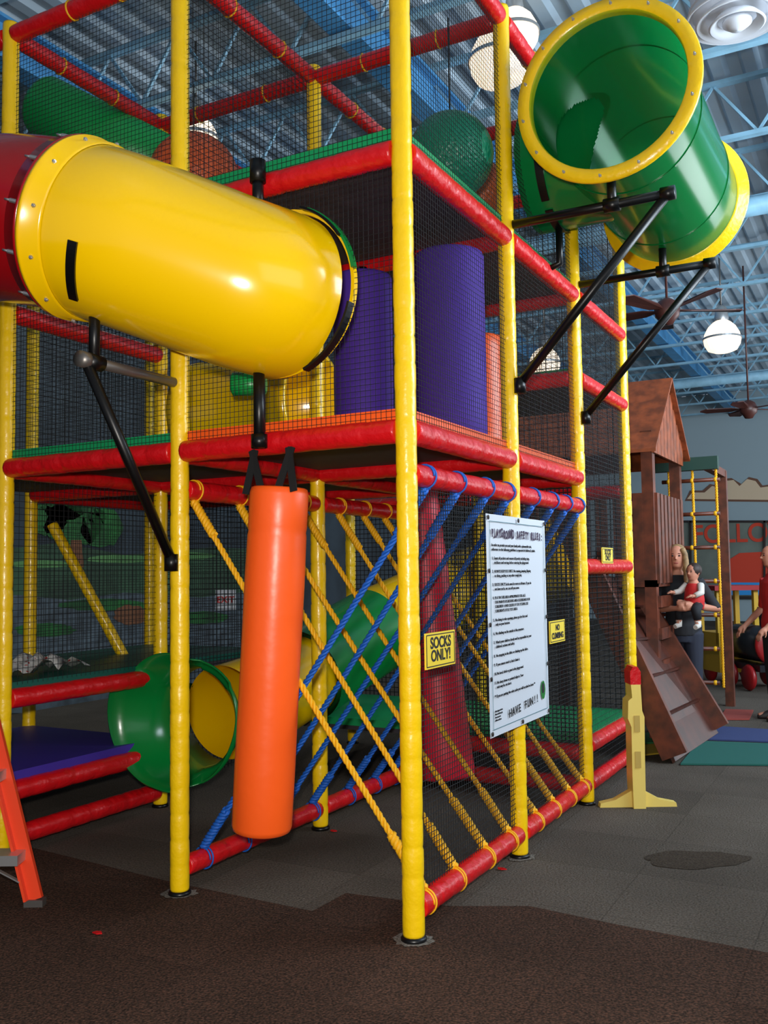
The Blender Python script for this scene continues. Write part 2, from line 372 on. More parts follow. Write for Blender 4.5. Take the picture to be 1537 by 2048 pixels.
# ---------------- rollers, balls, bag ----------------
def roller(name,label,a,b,r,mm,cat='roller',rod=.05,group=None,n=40,taper=0):
    a=V(a);b=V(b);z=(b-a);L=z.length;z.normalize();t=thing(name,label,cat,a,group)
    q=r*.12
    prof=[(0,0),(r-q,0),(r-q*.3,q*.3),(r,q)]+[(r*(1+.004*sin(i*1.7)-taper*i/12),q+(L-2*q)*i/12) for i in range(1,12)]+[(r*(1-taper),L-q),(r*(1-taper)-q*.3,L-q*.3),(r*(1-taper)-q,L),(0,L)]
    m=MB();m.lathe(prof,a,z,n);m.build('padding',mm,t)
    if rod: m=MB();m.tube([b-z*.01,b+z*rod],.028,12);m.build('mounting_cap',M['black'],t)
    return t
roller('foam_roller','larger upright purple foam roller nearest the right side of the middle deck',(-.24,1.0,D1+.1),(-.24,1.0,3.16),.185,M['purple'],group='upright purple foam rollers')
roller('foam_roller','smaller upright purple foam roller beside the yellow tube mouth on the middle deck',(-.77,1.0,D1+.1),(-.77,1.0,3.13),.165,M['purple'],group='upright purple foam rollers')
roller('foam_roller','upright orange foam roller half hidden behind the larger purple roller',(-.47,1.95,D1+.1),(-.47,1.95,2.95),.15,M['orange'])
roller('foam_roller','crimson foam roller leaning behind netting under the deck, beside the white rules banner',(-.43,1.27,.36),(-.58,1.27,1.96),.155,M['crim'],rod=.07,taper=.3)
def ball(c,r,mm,label,top=T-.05):
    c=V(c);t=thing('bumper_ball',label,'ball',c-V((0,0,r)))
    m=MB();m.sphere(c,r,36,22);m.build('shell',mm,t)
    m=MB();m.tube([c+V((0,0,r-.01)),(c.x,c.y,top)],.004,8);m.build('hanging_cord',M['black'],t)
def bumpy(name,rgb):
    gb=mat(name,rgb,.35);nt=gb.node_tree
    vo=nt.nodes.new('ShaderNodeTexVoronoi');vo.inputs['Scale'].default_value=45;tc=nt.nodes.new('ShaderNodeTexCoord');bp=nt.nodes.new('ShaderNodeBump');bp.inputs['Strength'].default_value=.6;bp.inputs['Distance'].default_value=.01
    nt.links.new(tc.outputs['Object'],vo.inputs['Vector']);nt.links.new(vo.outputs['Distance'],bp.inputs['Height']);nt.links.new(bp.outputs['Normal'],nt.nodes['Principled BSDF'].inputs['Normal']);return gb
gb=bumpy('green_bumpy_rubber',(10,130,98))
M['oball']=bumpy('dull_orange_rubber',(230,100,48))
ball(at(902,312,4.95),.228,gb,'large green bumpy ball on the upper deck behind the netting')
ball(at(388,358,5.6),.27,M['oball'],'dull orange ball above the yellow tube at upper left')
ball(at(965,385,6.3),.2,M['oball'],'dull orange ball half hidden behind the large green ball')
bt=V((-.655,0.02,1.87));bb=V((-.765,0.02,.335));z=(bt-bb).normalized()
bag=thing('hanging_bag','long orange vinyl punching bag hanging on black straps from the front deck beam','punching bag',bb)
m=MB();L=(bt-bb).length;r=.134
m.lathe([(0,0),(r-.02,.002),(r-.006,.01),(r,.03),(r*1.012,.3),(r*1.0,.7),(r*1.008,1.1),(r*.99,L-.22),(r*.965,L-.2),(r*.99,L-.18),(r*.99,L-.03),(r-.008,L-.006),(r-.02,L),(0,L)],bb,z,48)
m.build('bag_body',M['orange'],bag)
for sx in (-1,1):
    top=V((-.655+sx*.1,0.03,D1-.03))
    for dx in (-.045,.045):
        m=MB()
        p0=V((top.x-dx*.2,top.y-.07,top.z));p1=V((-.655+sx*.085+dx,-.06,1.84))
        m.beam(p0,p1,.036,.006,(0,1,0));m.build('strap',M['strap'],bag)
# ---------------- tubes ----------------
def bolts(c,axis,rr,n,parent,off,ph=0,size=.011):
    c=V(c);z=V(axis).normalized();u=V((1,0,0)) if abs(z.x)<.9 else V((0,1,0));u=(u-z*u.dot(z)).normalized();w=z.cross(u)
    for k in range(n):
        a=2*PI*(k+ph)/n;p=c+(u*cos(a)+w*sin(a))*rr
        q=MB();q.tube([p,p+z*off],size,6,smooth=False);q.tube([p+z*off,p+z*off*1.6],size*.55,8);q.build('bolt',M['steel'],parent)
yt=thing('crawl_tube','big yellow plastic crawl tube with red end section on the front of the frame','crawl tube',(XC,0,ZC))
pts=[V((XC-.01,.03,ZC-.01))];NS=24;Lt=.95
for i in range(NS):
    s_=(i+.5)/NS
    if s_<.22: h=8+44*(s_/.22)
    elif s_<.72: h=52
    else: h=52+30*((s_-.72)/.28)
    h=R(h);zr=.34*min(1,s_/.25);
    pts.append(pts[-1]+V((-sin(h),-cos(h),zr)).normalized()*(Lt/NS))
m=MB();m.tube(pts,.376,72,cap=False);m.build('body_section',M['ytube'],yt)
end=pts[-1];ed=(pts[-1]-pts[-2]).normalized()
m=MB();m.lathe([(.376,-.10),(.387,-.095),(.390,-.012),(.400,-.01),(.400,.008),(.376,.008)],end,ed,72);m.build('collar',M['ytube'],yt)
p2=[end+ed*.01];dd=ed.copy()
for i in range(9):
    dd=(dd+V((-.02,.035,-.02))).normalized();p2.append(p2[-1]+dd*.11)
m=MB();m.tube(p2,.373,72,cap=False);m.build('end_section',M['rtube'],yt)
m=MB();m.lathe([(.373,.009),(.400,.009),(.400,.022),(.388,.026),(.384,.08),(.373,.09)],end,ed,72);m.build('collar',M['rtube'],yt)
bolts(end+ed*.015,ed,.391,12,yt,.045,size=.009)
bolts(end-ed*.06,V((0,0,0.0001))-ed,.394,12,yt,.008,size=.009)
m=MB();m.ring((XC,.02,ZC),(0,1,0),.370,.386,.03,64);m.build('mouth_ring',M['ytube'],yt)
m=MB();m.band((XC,-.0,ZC),(0,1,0),(0,0,1),24,82,.386,.398,.035);m.build('mouth_lip',M['gslide'],yt)
for a0,a1 in ((20,58),(104,158),(222,262)):
    m=MB();m.band((XC-.004,-.015,ZC-.005),(0,1,0),(0,0,1),a0,a1,.388,.399,.045);m.build('clamp_strap',M['black'],yt)
ii=20;axx=(pts[ii+1]-pts[ii-1]).normalized()
m=MB();m.band(pts[ii],-axx,(0,0,1),112,152,.378,.389,.04);m.build('clamp_strap',M['black'],yt)
sb=thing('tube_support','short black clamp posts holding the yellow tube mouth to the red beams','support bracket',(-.69,-.07,D1))
m=MB();m.tube([(-.69,-.085,D1-.03),(-.69,-.085,ZC-.34)],.026,14);m.lathe([(.033,-.03),(.037,-.03),(.037,.03),(.033,.03)],(-.69,-.085,D1+.0),n=16);m.build('post',M['black'],sb)
m=MB();m.tube([(-.69,-.085,ZC+.34),(-.69,-.085,U+.06)],.026,14);m.lathe([(.0,-.05),(.037,-.05),(.037,.05),(0,.05)],(-.69,-.085,U+.03),n=16);m.build('post',M['black'],sb)
def bracket(label,P,dirv,L,dz,up,mm,grp,su):
    P=V(P);dirv=V(dirv);t=thing('support_bracket',label,'support bracket',P-V((0,0,dz)),grp)
    e=P+dirv*L
    m=MB();m.tube([P+dirv*.045,e],.024,14);m.lathe([(.0,-.035),(.035,-.035),(.035,.035),(0,.035)],e,dirv,16);m.build('arm',mm,t)
    m=MB();m.tube([e,P-V((0,0,dz))+dirv*.05],.024,14);m.lathe([(0,-.04),(.033,-.04),(.033,.04),(0,.04)],P-V((0,0,dz))+dirv*.06,V((0,0,1)),14);m.build('diagonal_brace',M['black'],t)
    m=MB();c=P+dirv*su;m.tube([c-V((0,0,.03)),c+V((0,0,up))],.024,14);m.lathe([(.0,-.04),(.036,-.04),(.036,.04),(0,.04)],c,dirv,16);m.build('upright',M['black'],t)
bracket('black and steel angled bracket under the yellow tube, on the left front post',(-S,0,2.40),(0,-1,0),.60,.86,.30,M['gsteel'],None,.55)
gx=.6;gz=3.88
bracket('black diagonal bracket under the clear dome end, on the second right post',(0,S,3.34),(1,0,0),.86,.88,.16,M['black'],'black brackets under the green tube',.58)
bracket('black diagonal bracket under the far end of the green tube, on the third right post',(0,2*S,3.34),(1,0,0),.86,.88,.16,M['black'],'black brackets under the green tube',.58)
gt=thing('crawl_tube','green plastic bubble tube with yellow flanges and clear domes high on the right side','crawl tube',(gx,1.9,gz-.4))
Y0,Y1=1.1,2.75
m=MB();n=160;rr=.4;NY=90;vs=[];fs=[]
for i in range(NY+1):
    y=Y0+(Y1-Y0)*i/NY
    for k2 in range(n): a=2*PI*k2/n;vs.append(V((gx+rr*cos(a),y,gz+rr*sin(a))))
for i in range(NY):
    for k2 in range(n):
        a=2*PI*(k2+.5)/n;y=Y0+(Y1-Y0)*(i+.5)/NY
        if cos(a)<0 and (y-1.85)**2+(rr*sin(a))**2<.335**2: continue
        fs.append((i*n+k2,i*n+(k2+1)%n,(i+1)*n+(k2+1)%n,(i+1)*n+k2))
m.add(vs,fs);m.build('main_section',M['gtube'],gt)
m=MB();vs=[];fs=[];n=64
for k2 in range(n):
    a=2*PI*k2/n;dy=.36*cos(a);dzz=.36*sin(a);vs+=[V((-.04,1.85+dy,gz+dzz)),V((gx-math.sqrt(rr*rr-dzz*dzz),1.85+dy,gz+dzz))]
for k2 in range(n): fs.append((2*k2,2*k2+1,2*((k2+1)%n)+1,2*((k2+1)%n)))
m.add(vs,fs);m.build('side_branch',M['gtube'],gt)
for yy,sg in ((Y0,-1),(Y1,1)):
    m=MB();m.lathe([(.396,-.03),(.412,-.03),(.416,-.012),(.466,-.01),(.470,.0),(.466,.016),(.400,.018),(.396,.0),(.396,-.03)],(gx,yy,gz),(0,sg,0),64);f_=m.build('flange',M['yellow'],gt)
    bolts((gx,yy,gz),(0,sg,0),.438,14,f_,.024,.3,.008)
    # shallow spherical cap bulging outward
    Rs=1.0;hc_=Rs-math.sqrt(Rs*Rs-.402**2)
    m=MB();m.lathe([(.402*q/14,.018+math.sqrt(Rs*Rs-(.402*q/14)**2)-(Rs-hc_)) for q in range(15)],(gx,yy,gz),(0,sg,0),64);m.build('clear_dome',M['clear'],gt)
for yr in (1.45,2.35):
    m=MB();m.ring((gx,yr,gz),(0,1,0),.401,.405,.015,64);m.build('moulded_rib',M['gtube'],gt)
m=MB();m.band((.1,1.85,gz),(1,0,0),(0,0,1),150,205,.362,.372,.045);m.build('clamp_strap',M['black'],gt)
m=MB();m.band((.1,1.85,gz),(1,0,0),(0,0,1),85,140,.362,.372,.045);m.build('clamp_strap',M['black'],gt)
m=MB();m.tube([(.1,1.85,gz-.36),(.1,1.85,U+.03),(0,1.85,U)],.022,10);m.build('support_stub',M['black'],gt)
A=at(78,208,6.2);B=at(400,372,6.0)
t=thing('padded_roll','long green padded roll slanting behind netting at the upper left','padded roll',A-V((0,0,.22)))
m=MB();d=(B-A).normalized();m.tube([A,A+d*.03,A+d*.06,B],[.16,.19,.205,.205],40);m.build('padding',M['groll'],t)
m=MB();m.ring(A-d*.01,d,.03,.085,.03,24);m.lathe([(0,-.02),(.03,-.02),(.03,.01)],A-d*.01,d,16);m.build('end_cap',M['red'],t)
c=at(515,835,6.0);c.z=D1+.1+.36
t=thing('crawl_barrel','yellow crawl barrel lying on the middle deck behind the netting','barrel',(c.x,c.y,c.z-.36))
m=MB();m.lathe([(.33,-.45),(.36,-.45),(.36,-.40),(.345,-.39),(.345,.39),(.36,.40),(.36,.45),(.33,.45),(.33,-.45)],c,(1,0,0),48);m.build('barrel_body',M['ytube'],t)
c=at(498,768,4.75);t=thing('foam_block','small green foam block behind netting just under the yellow tube','foam block',c-V((0,0,.05)))
m=MB();m.tube([c-r0*.09,c-r0*.08,c+r0*.08,c+r0*.09],[.045,.06,.06,.045],16);m.build('block_body',M['groll'],t)
m=MB();m.tube([c+V((0,0,.05)),V((c.x,c.y,3.0))],.004,6);m.build('hanging_cord',M['black'],t)
# lower slide
sl=thing('tube_slide','green and yellow tube slide with flared green mouth under the deck at left','tube slide',(-2.1,1.0,.2))
E=at(388,1438,5.75)
m=MB();n=64;vs=[];prof=[(.375,-.24),(.37,-.14),(.335,-.03),(.31,.06),(.305,.3)]
for r_,h_ in prof:
    for k2 in range(n):
        a=2*PI*k2/n;ext=1+(.30*max(0,-cos(a+.25))-.06*max(0,cos(a))+.04*sin(3*a))*max(0,-h_)*4;vs.append(E+V((r_*ext*cos(a),h_*(1 if cos(a)<.1 else .2)*(1 if sin(a)<.6 else .5),r_*ext*sin(a))))
m.add(vs,[(i*n+k2,i*n+(k2+1)%n,(i+1)*n+(k2+1)%n,(i+1)*n+k2) for i in range(len(prof)-1) for k2 in range(n)])
o=m.build('flared_mouth',M['gslide'],sl);so=o.modifiers.new('thickness','SOLIDIFY');so.thickness=.01
m=MB();m.tube([E+V((0,.3,0)),E+V((0,.8,.05)),E+V((.0,1.2,.14))],.305,48,cap=False);m.build('tube_section',M['ytube'],sl)
m=MB();m.tube([E+V((0,1.2,.14)),E+V((0.03,1.7,.28)),E+V((.12,2.1,.42))],.35,48,cap=False);m.build('tube_section',M['gslide'],sl)
m=MB();m.tube([E+V((.12,2.1,.42)),E+V((.35,2.6,.6)),E+V((.8,2.95,.8)),E+V((1.4,3.05,1.0))],.345,48,cap=False);m.build('tube_section',M['ytube'],sl)
t=thing('leaning_pole','yellow padded pole leaning diagonally inside the lower left bay','pole',at(292,1395,6.75))
m=MB();pa_,pb_=at(292,1395,6.75),at(104,1048,6.75);p,rr_=pad(pa_,pb_,.04);m.tube(p,rr_,14);m.build('padding',M['yellow'],t)
m=MB();cc=V((-2.66,.42,.925));N=10;vs=[]
for i in range(N+1):
    for j in range(N+1): vs.append(cc+V(((i/N-.5)*.34,(j/N-.5)*.5,.012+.11*abs(sin(i*.9+j*.7))*(1-abs(j/N-.5)*1.4))))
m.add(vs,[(i*(N+1)+j,(i+1)*(N+1)+j,(i+1)*(N+1)+j+1,i*(N+1)+j+1) for i in range(N) for j in range(N)])
pm=mat('patterned_paper',(225,225,220),.7);nt=pm.node_tree;vo=nt.nodes.new('ShaderNodeTexVoronoi');vo.inputs['Scale'].default_value=22;cr=nt.nodes.new('ShaderNodeValToRGB');cr.color_ramp.interpolation='CONSTANT'
tc=nt.nodes.new('ShaderNodeTexCoord');nt.links.new(tc.outputs['Object'],vo.inputs['Vector'])
e=cr.color_ramp.elements;e[0].color=lin((190,60,50));e[1].position=.22;e[1].color=lin((225,225,220));nt.links.new(vo.outputs['Distance'],cr.inputs['Fac']);nt.links.new(cr.outputs['Color'],nt.nodes['Principled BSDF'].inputs['Base Color'])
tag(m.build('crumpled_wrapper',pm),'crumpled white wrapping paper with coloured spots on the dark green ledge','paper')
# ---------------- signs ----------------
XX=(0,1,0);YY=(0,0,1)
def plate(name,label,px,z0,z1,y0,y1,lines,size,x=.06):
    c=V((x,(y0+y1)/2,z0));t=thing(name,label,'sign',c)
    m=MB();m.box((x,(y0+y1)/2,(z0+z1)/2),(.006,y1-y0,z1-z0));m.build('plate',M['sign'],t)
    m=MB();b_=.009;w_=.004
    for yy in (y0+b_,y1-b_): m.box((x+.0035,yy,(z0+z1)/2),(.002,w_,z1-z0-2*b_))
    for zz in (z0+b_,z1-b_): m.box((x+.0035,(y0+y1)/2,zz),(.002,y1-y0-2*b_,w_))
    m.build('border',M['ink'],t)
    h=(z1-z0)
    for i,l in enumerate(lines): text('lettering',l,size,M['ink'],t,(x+.004,(y0+y1)/2,z1-h*(.44+.36*i)),XX,YY,'CENTER',bold=.0015)
    return t
a=onX(850,1270,.05);b=onX(910,1327,.05)
plate('warning_sign','yellow SOCKS ONLY! sign tied to the netting beside the front post',0,b.z,a.z+.005,a.y,b.y,['SOCKS','ONLY!'],.066,.05)
a=onX(1099,1243,.05);b=onX(1127,1282,.05)
plate('warning_sign','yellow NO CLIMBING sign to the right of the white rules banner',0,b.z,a.z,a.y,b.y+.03,['NO','CLIMBING'],.046,.05)
a=onX(1198,1095,.03);b=onX(1221,1127,.03)
plate('warning_sign','small distant yellow SOCKS ONLY sign on dark netting near the wooden ramp',0,b.z,a.z,a.y,b.y,['SOCKS','ONLY'],.05,.05)
bx=.075;y0=onX(978,1250,bx).y;y1=onX(1096,1250,bx).y;zt=onX(978,1027,bx).z;zb=onX(978,1480,bx).z
ban=thing('rules_banner','white vinyl playground safety rules banner laced to the right side netting','banner',(bx,(y0+y1)/2,zb))
m=MB();N=12;K=16;vs=[]
for i in range(N+1):
    for j in range(K+1):
        vs.append(V((bx-.004-.006*abs(sin(i*1.3)*sin(j*.7))**2,y0+(y1-y0)*i/N,zb+(zt-zb)*j/K)))
m.add(vs,[(i*(K+1)+j,(i+1)*(K+1)+j,(i+1)*(K+1)+j+1,i*(K+1)+j+1) for i in range(N) for j in range(K)]);m.build('sheet',M['white'],ban)
W=y1-y0;H=zt-zb;m=MB();e_=.035
for yy in (y0+e_,y1-e_): m.box((bx,yy,(zt+zb)/2),(.001,.003,H-2*e_))
for zz in (zb+e_,zt-e_): m.box((bx,(y0+y1)/2,zz),(.001,W-2*e_,.003))
m.build('border',M['bwhite'],ban)
for yy in (y0+.018,(y0+y1)/2,y1-.018):
    for f in (0,.25,.5,.75,1):
        if yy!=y0+.018 and yy!=y1-.018 and f not in (0,1): continue
        q=MB();q.lathe([(.005,0),(.011,0),(.011,.004),(.005,.004)],(bx,yy,zb+.018+(H-.036)*f),(1,0,0),12);q.build('grommet',M['wooddark'],ban)
ttl='PLAYGROUND SAFETY RULES:';xx=y0+.055;cw=(W-.11)/len(ttl)
for i,ch in enumerate(ttl):
    if ch==' ': continue
    an=random.uniform(-.1,.1)
    text('title_letter',ch,.056*random.uniform(.92,1.1),M['ink2'],ban,(bx+.001,xx+cw*(i+.5),zt-.112+random.uniform(-.005,.005)),(0,cos(an),sin(an)),(0,-sin(an),cos(an)),'CENTER',bold=.0022,sx=cw/.046)
rules=['In order to provide you and your family with a pleasurable visit,','adherence to the following guidelines is expected of children & adults.','',
'1.  Empty all pockets and remove all jewelry including rings,','     necklaces and earrings before entering the playground.','',
'2.  ALWAYS KEEP FEET FIRST. No running, jumping, flipping','     or diving, pushing or any other rough play.','',
'3.  SOCKS ONLY! Socks must be worn at all times. If you do','     not have socks, we can sell you some.','',
'4.  PLAY IN THIS AREA APPROPRIATE FOR AGE.','     THE MAIN PLAYGROUND AREA IS DESIGNED FOR','     CHILDREN 4 AND OLDER. IF TOO YOUNG USE','     CHILDREN\'S LITTLE TOT AREA.','',
'5.  No diving in tube openings, please go feet first and','     only on your bottom.','',
'6.  No climbing on the outside of the structure.','',
'7.  Watch your children closely and be responsible for your','     children\'s actions and safety.','',
'8.  No stopping in the slides or climbing up the slides.','',
'9.  If you cannot reach it, don\'t climb it.','',
'10. No food, drink or gum in the playground.','',
'11. No sharp items or pointed objects. Your','     visit may be cut short.','',
'** If you are putting the rules aside you will be asked to leave **']
nl=len(rules);avail=H-.16-.155
text('rules_lettering','\n'.join(rules),.0195,M['ink'],ban,(bx+.001,y0+.055,zt-.155),XX,YY,bold=0,spacing=avail/nl/.0195,sx=(W-.11)/(.0195*34))
an=.06
for i,ch in enumerate('HAVE FUN!!'):
    if ch==' ': continue
    text('closing_letter',ch,.056,M['ink'],ban,(bx+.001,y0+W*.30+W*.052*i,zb+.065+W*.052*i*an),(0,cos(an),sin(an)),(0,-sin(an),cos(an)),'CENTER',bold=.001)
text('small_print','Indoor playground rules\nPlease read before play\nParents supervise\nchildren at all times',.012,M['ink'],ban,(bx+.001,y0+.055,zb+.115),XX,YY,spacing=1.2,sx=.85)
m=MB();m.prism([(bx,y0+W*.88+.035*cos(q*PI/6),zb+.14+.05*sin(q*PI/6)) for q in range(12)],(.001,0,0));m.build('green_emblem',M['gslide'],ban)
m=MB();m.prism([(bx+.0012,y0+W*.88+.02*cos(q*PI/5)-.004,zb+.15+.028*sin(q*PI/5)) for q in range(10)],(.001,0,0));m.build('emblem_centre',M['ink'],ban)
c=at(452,1200,7.6);t=thing('exit_sign','small white EXIT sign with red letters in the dark behind the ropes','sign',c)
axr=V((camr.x,camr.y,0)).normalized();axu=V((0,0,1));axn=axr.cross(axu)
m=MB();m.box(c,(.165,.165,.008),(axr,axu,axn));m.build('plate',M['white'],t)
rd=mat('red_letter',(190,30,35),.5)
text('lettering','EXIT',.07,rd,t,c+axn*.006-axu*.02,axr,axu,'CENTER',bold=.002)
# ---------------- wall murals ----------------
def blob(px,py,rx,ry,n=26,j=.1): return [(px+rx*cos(2*PI*i/n)*(1+random.uniform(-j,j)),py+ry*sin(2*PI*i/n)*(1+random.uniform(-j,j))) for i in range(n)]
mu=thing('wall_mural','painted mural of green trees and hills on the dark left wall','mural',onX(150,1300,-6.69))
mg=mat('mural_green',(30,100,40),.8,var=.4,vs=3);mg3=mat('mural_light_green',(84,132,74),.8,var=.2,vs=3);mg2=mat('mural_hill_green',(50,82,56),.8,var=.35,vs=2);mb_=mat('mural_brown',(110,68,40),.8);ms=mat('mural_grey',(80,92,100),.8,var=.35)
def wallpoly(poly,mm,d,nm):
    m=MB();m.add([onX(x,y,-6.69+d) for x,y in poly],[tuple(range(len(poly)))[::-1]],False);m.build(nm,mm,mu)
wallpoly([(-300,1110),(40,1095),(120,1085),(250,1110),(420,1095),(560,1100),(560,1300),(-300,1330)],mg2,.0,'painted_hill')
wallpoly([(-300,1200),(40,1190),(140,1200),(250,1185),(400,1195),(560,1175),(560,1420),(-300,1430)],ms,.002,'painted_path')
for a_ in ((150,1045,62,46),(95,1038,40,32),(205,1055,42,40),(130,1015,46,26)): wallpoly(blob(*a_),mg,.004,'painted_tree')
for a_ in ((90,1260,60,14),(210,1210,90,12),(400,1235,60,12)): wallpoly(blob(*a_),mg,.004,'painted_bush')
for a_ in ((240,1118,70,8),(370,1112,60,8),(80,1128,60,8)): wallpoly(blob(*a_),mg3,.005,'painted_grass')
wallpoly([(142,1080),(163,1080),(168,1135),(138,1135)],mb_,.006,'painted_trunk')
wallpoly(blob(262,1230,34,20),mb_,.006,'painted_rock')
cm=thing('cloud_mural','painted cream clouds with brown outlines high on the far wall','mural',onY(1460,1000,23.98))
mc=mat('cloud_cream',(228,204,172),.8);mo=mat('cloud_outline',(120,84,66),.8)
cloud=[(1375,998),(1385,985),(1410,985),(1425,972),(1440,975),(1450,962),(1468,960),(1480,972),(1495,958),(1512,962),(1522,975),(1545,972),(1560,990),(1560,1000)]
for mm,g,d,nm in ((mo,4,.0,'cloud_outline'),(mc,0,.01,'cloud_fill')):
    cx=1470;cy=985
    m=MB();m.add([onY(x+(g if x>cx else -g),y+(g if y>cy else -g),23.98-d) for x,y in cloud],[tuple(range(len(cloud)))],False);m.build(nm,mm,cm)
ml=mat('mural_red',(222,70,44),.7);mbl=mat('mural_blue_glow',(40,130,200),.7,emit=.2)  # blue paint given a slight added glow, though it is no lamp
wb=thing('painted_storefront','far wall mural with red graffiti letters and a red and blue shape','mural',onY(1450,1190,23.9))
m=MB();m.add([onY(x,y,23.95) for x,y in [(1330,1042),(1700,1042),(1700,1195),(1330,1195)]],[(0,1,2,3)[::-1]],False);m.build('painted_panel',mat('mural_panel',(132,142,132),.8,var=.2,vs=1),wb)
p=onY(1386,1086,23.93);text('painted_lettering','FOLLOW',.72,ml,wb,p,(1,0,0),(0,0,1),bold=.012,sx=.9)
m=MB();m.add([onY(x,y,23.92) for x,y in [(1440,1165),(1450,1125),(1480,1106),(1540,1103),(1600,1110),(1600,1165)]],[tuple(range(6))],False);m.build('painted_shape',ml,wb)
m=MB();m.add([onY(x,y,23.91) for x,y in [(1440,1165),(1600,1165),(1600,1190),(1445,1190)]],[tuple(range(4))],False);m.build('painted_shape',mbl,wb)
m=MB()
for x in (1330,1382,1530): m.beam(onY(x,1042,23.88),onY(x,1195,23.88),.05,.05,(0,1,0))
m.beam(onY(1330,1043,23.88),onY(1600,1043,23.88),.06,.05,(0,1,0));m.beam(onY(1330,1195,23.88),onY(1600,1195,23.88),.08,.06,(0,1,0));m.build('window_bars',M['wooddark'],wb)
# ---------------- wooden playset ----------------
ps=thing('wooden_playset','reddish wooden climbing tower with plank roof beyond the frame at right','playset',(-.7,5.5,0))
for x,y in ((-.1,4.9),(-1.3,4.9),(-.1,6.1),(-1.3,6.1)):
    m=MB();m.box((x,y,1.35),(.1,.1,2.7));m.build('post',M['wood'],ps)
m=MB()
for i in range(9):
    f0=i/9;f1=(i+.92)/9
    for sgn in (-1,1):
        ya=5.5+sgn*.82*(1-f0);za=2.52+.75*f0;yb=5.5+sgn*.82*(1-f1);zb_=2.52+.75*f1
        m.add([(-1.6,ya,za),(.02,ya,za),(.02,yb,zb_+.012),(-1.6,yb,zb_+.012),(-1.6,ya,za-.03),(.02,ya,za-.03),(.02,yb,zb_-.02),(-1.6,yb,zb_-.02)],[(0,1,2,3),(7,6,5,4),(0,4,5,1),(2,6,7,3),(1,5,6,2),(3,7,4,0)],False)
m.build('roof',M['wood2'],ps)
m=MB()
for i in range(9):
    y=4.85+i*.145;h=.7*(1-abs(y-5.5)/.8);m.box((-.04,y+.06,2.5+h/2),(.025,.13,max(.05,h)))
m.build('gable_boards',M['wood2'],ps)
m=MB();m.box((-.7,5.5,1.35),(1.3,1.3,.06));m.build('platform',M['wood'],ps)
for i in range(8):
    m=MB();m.box((-.04,4.95+i*.15,1.75),(.025,.1,.8));m.build('railing_slat',M['wood'],ps)
    if i<7: m=MB();m.box((-.2-i*.16,4.86,1.75),(.1,.025,.8));m.build('railing_slat',M['wood'],ps)
for i in range(4):
    m=MB();m.box((-.04,5.5,.35+i*.28),(.03,1.2,.1));m.build('cross_rail',M['wood'],ps)
PA=onZ(1352,1528,0);PB=onZ(1438,1470,0);TA=onY(1172,1140,PA.y);TB=onY(1250,1160,PB.y)
for a,b in ((PA,TA),(PB,TB)):
    m=MB();m.beam(a+V((0,0,.06)),b+V((0,0,.06)),.06,.2,(.9,0,.4));m.build('ramp_rail',M['wood'],ps)
m=MB()
a=PA+V((0,0,.02));b=TA+V((0,0,.0));c=TB+V((0,0,.0));d=PB+V((0,0,.02));m.prism([a,b,c,d],(-.02,0,-.02))
m.build('ramp_panel',M['woodpanel'],ps)
for i in range(1,5):
    m=MB();f=i/5;a=PA.lerp(TA,f);d=PB.lerp(TB,f);m.beam(a+V((0,0,.03)),d+V((0,0,.03)),.03,.02)
    m.build('ramp_cleat',M['woodpanel'],ps)
LY=6.3
bq=onY(1437,925,LY);ba=V((-.4,LY,bq.z));m=MB();m.beam(ba,bq,.09,.13);m.build('swing_beam',M['dgreen'],ps)
m=MB();m.box((bq.x-.1,LY+.9,bq.z/2),(.09,.09,bq.z));m.beam((bq.x-.1,LY,bq.z-.03),(bq.x-.1,LY+.95,bq.z-.03),.08,.08);m.build('beam_post',M['wood'],ps)
rl=thing('rope_ladder','yellow rope ladder with dark wooden rungs hanging from the dark green beam','rope ladder',onY(1390,1395,LY))
for px in (1338,1385,1432):
    m=MB();a=onY(px,935,LY);b=V((a.x,LY,.3));rope(m,a,b,.014,.08,4);m.build('side_rope',M['yrope'],rl)
for i in range(7):
    y_=965+i*66;a=onY(1325,y_,LY);b=onY(1441,y_,LY);b.z=a.z;m=MB();m.tube([a,b],.02,10);m.build('rung',M['wood'],rl)
    for px in (1338,1385,1432):
        m=MB();c=onY(px,y_,LY);c.z=a.z;m.sphere(c,.026,8,6);m.build('knot',M['yrope'],rl)
# ---------------- pendants, fans, diffuser ----------------
def pendant(px,py,t,r,label):
    c=at(px,py,t);o=thing('pendant_light',label,'ceiling light',c-V((0,0,r)),'glowing pendant lights')
    n=40;prof=[(.02,-.95),(.45,-.93),(.78,-.8),(.95,-.5),(1,-.2),(.93,.15),(.75,.5),(.5,.75),(.35,.85)]
    m=MB();vs=[]
    for q,h in prof:
        for k_ in range(n): a=2*PI*k_/n;rr=r*q*(1+.02*(k_%2));vs.append(c+V((rr*cos(a),rr*sin(a),h*r)))
    m.add(vs,[(i*n+k_,i*n+(k_+1)%n,(i+1)*n+(k_+1)%n,(i+1)*n+k_) for i in range(len(prof)-1) for k_ in range(n)],False);m.build('glass_shade',M['lamp'],o)
    m=MB();m.lathe([(.36*r,.84*r),(.4*r,1.0*r),(.3*r,1.6*r),(.12*r,1.75*r),(.0,1.75*r)],c,n=20);m.build('housing',M['steel'],o)
    m=MB();m.ring(c+V((0,0,-.15*r)),(0,0,1),r*1.0,r*1.06,.03,40);m.build('rim_band',M['steel'],o)
    m=MB();m.tube([c+V((0,0,1.7*r)),(c.x,c.y,6.38)],.012,8);m.build('hanging_rod',M['gsteel'],o)
pendant(1000,112,7.4,.24,'large glowing pendant lamp directly beside the clear dome tube')
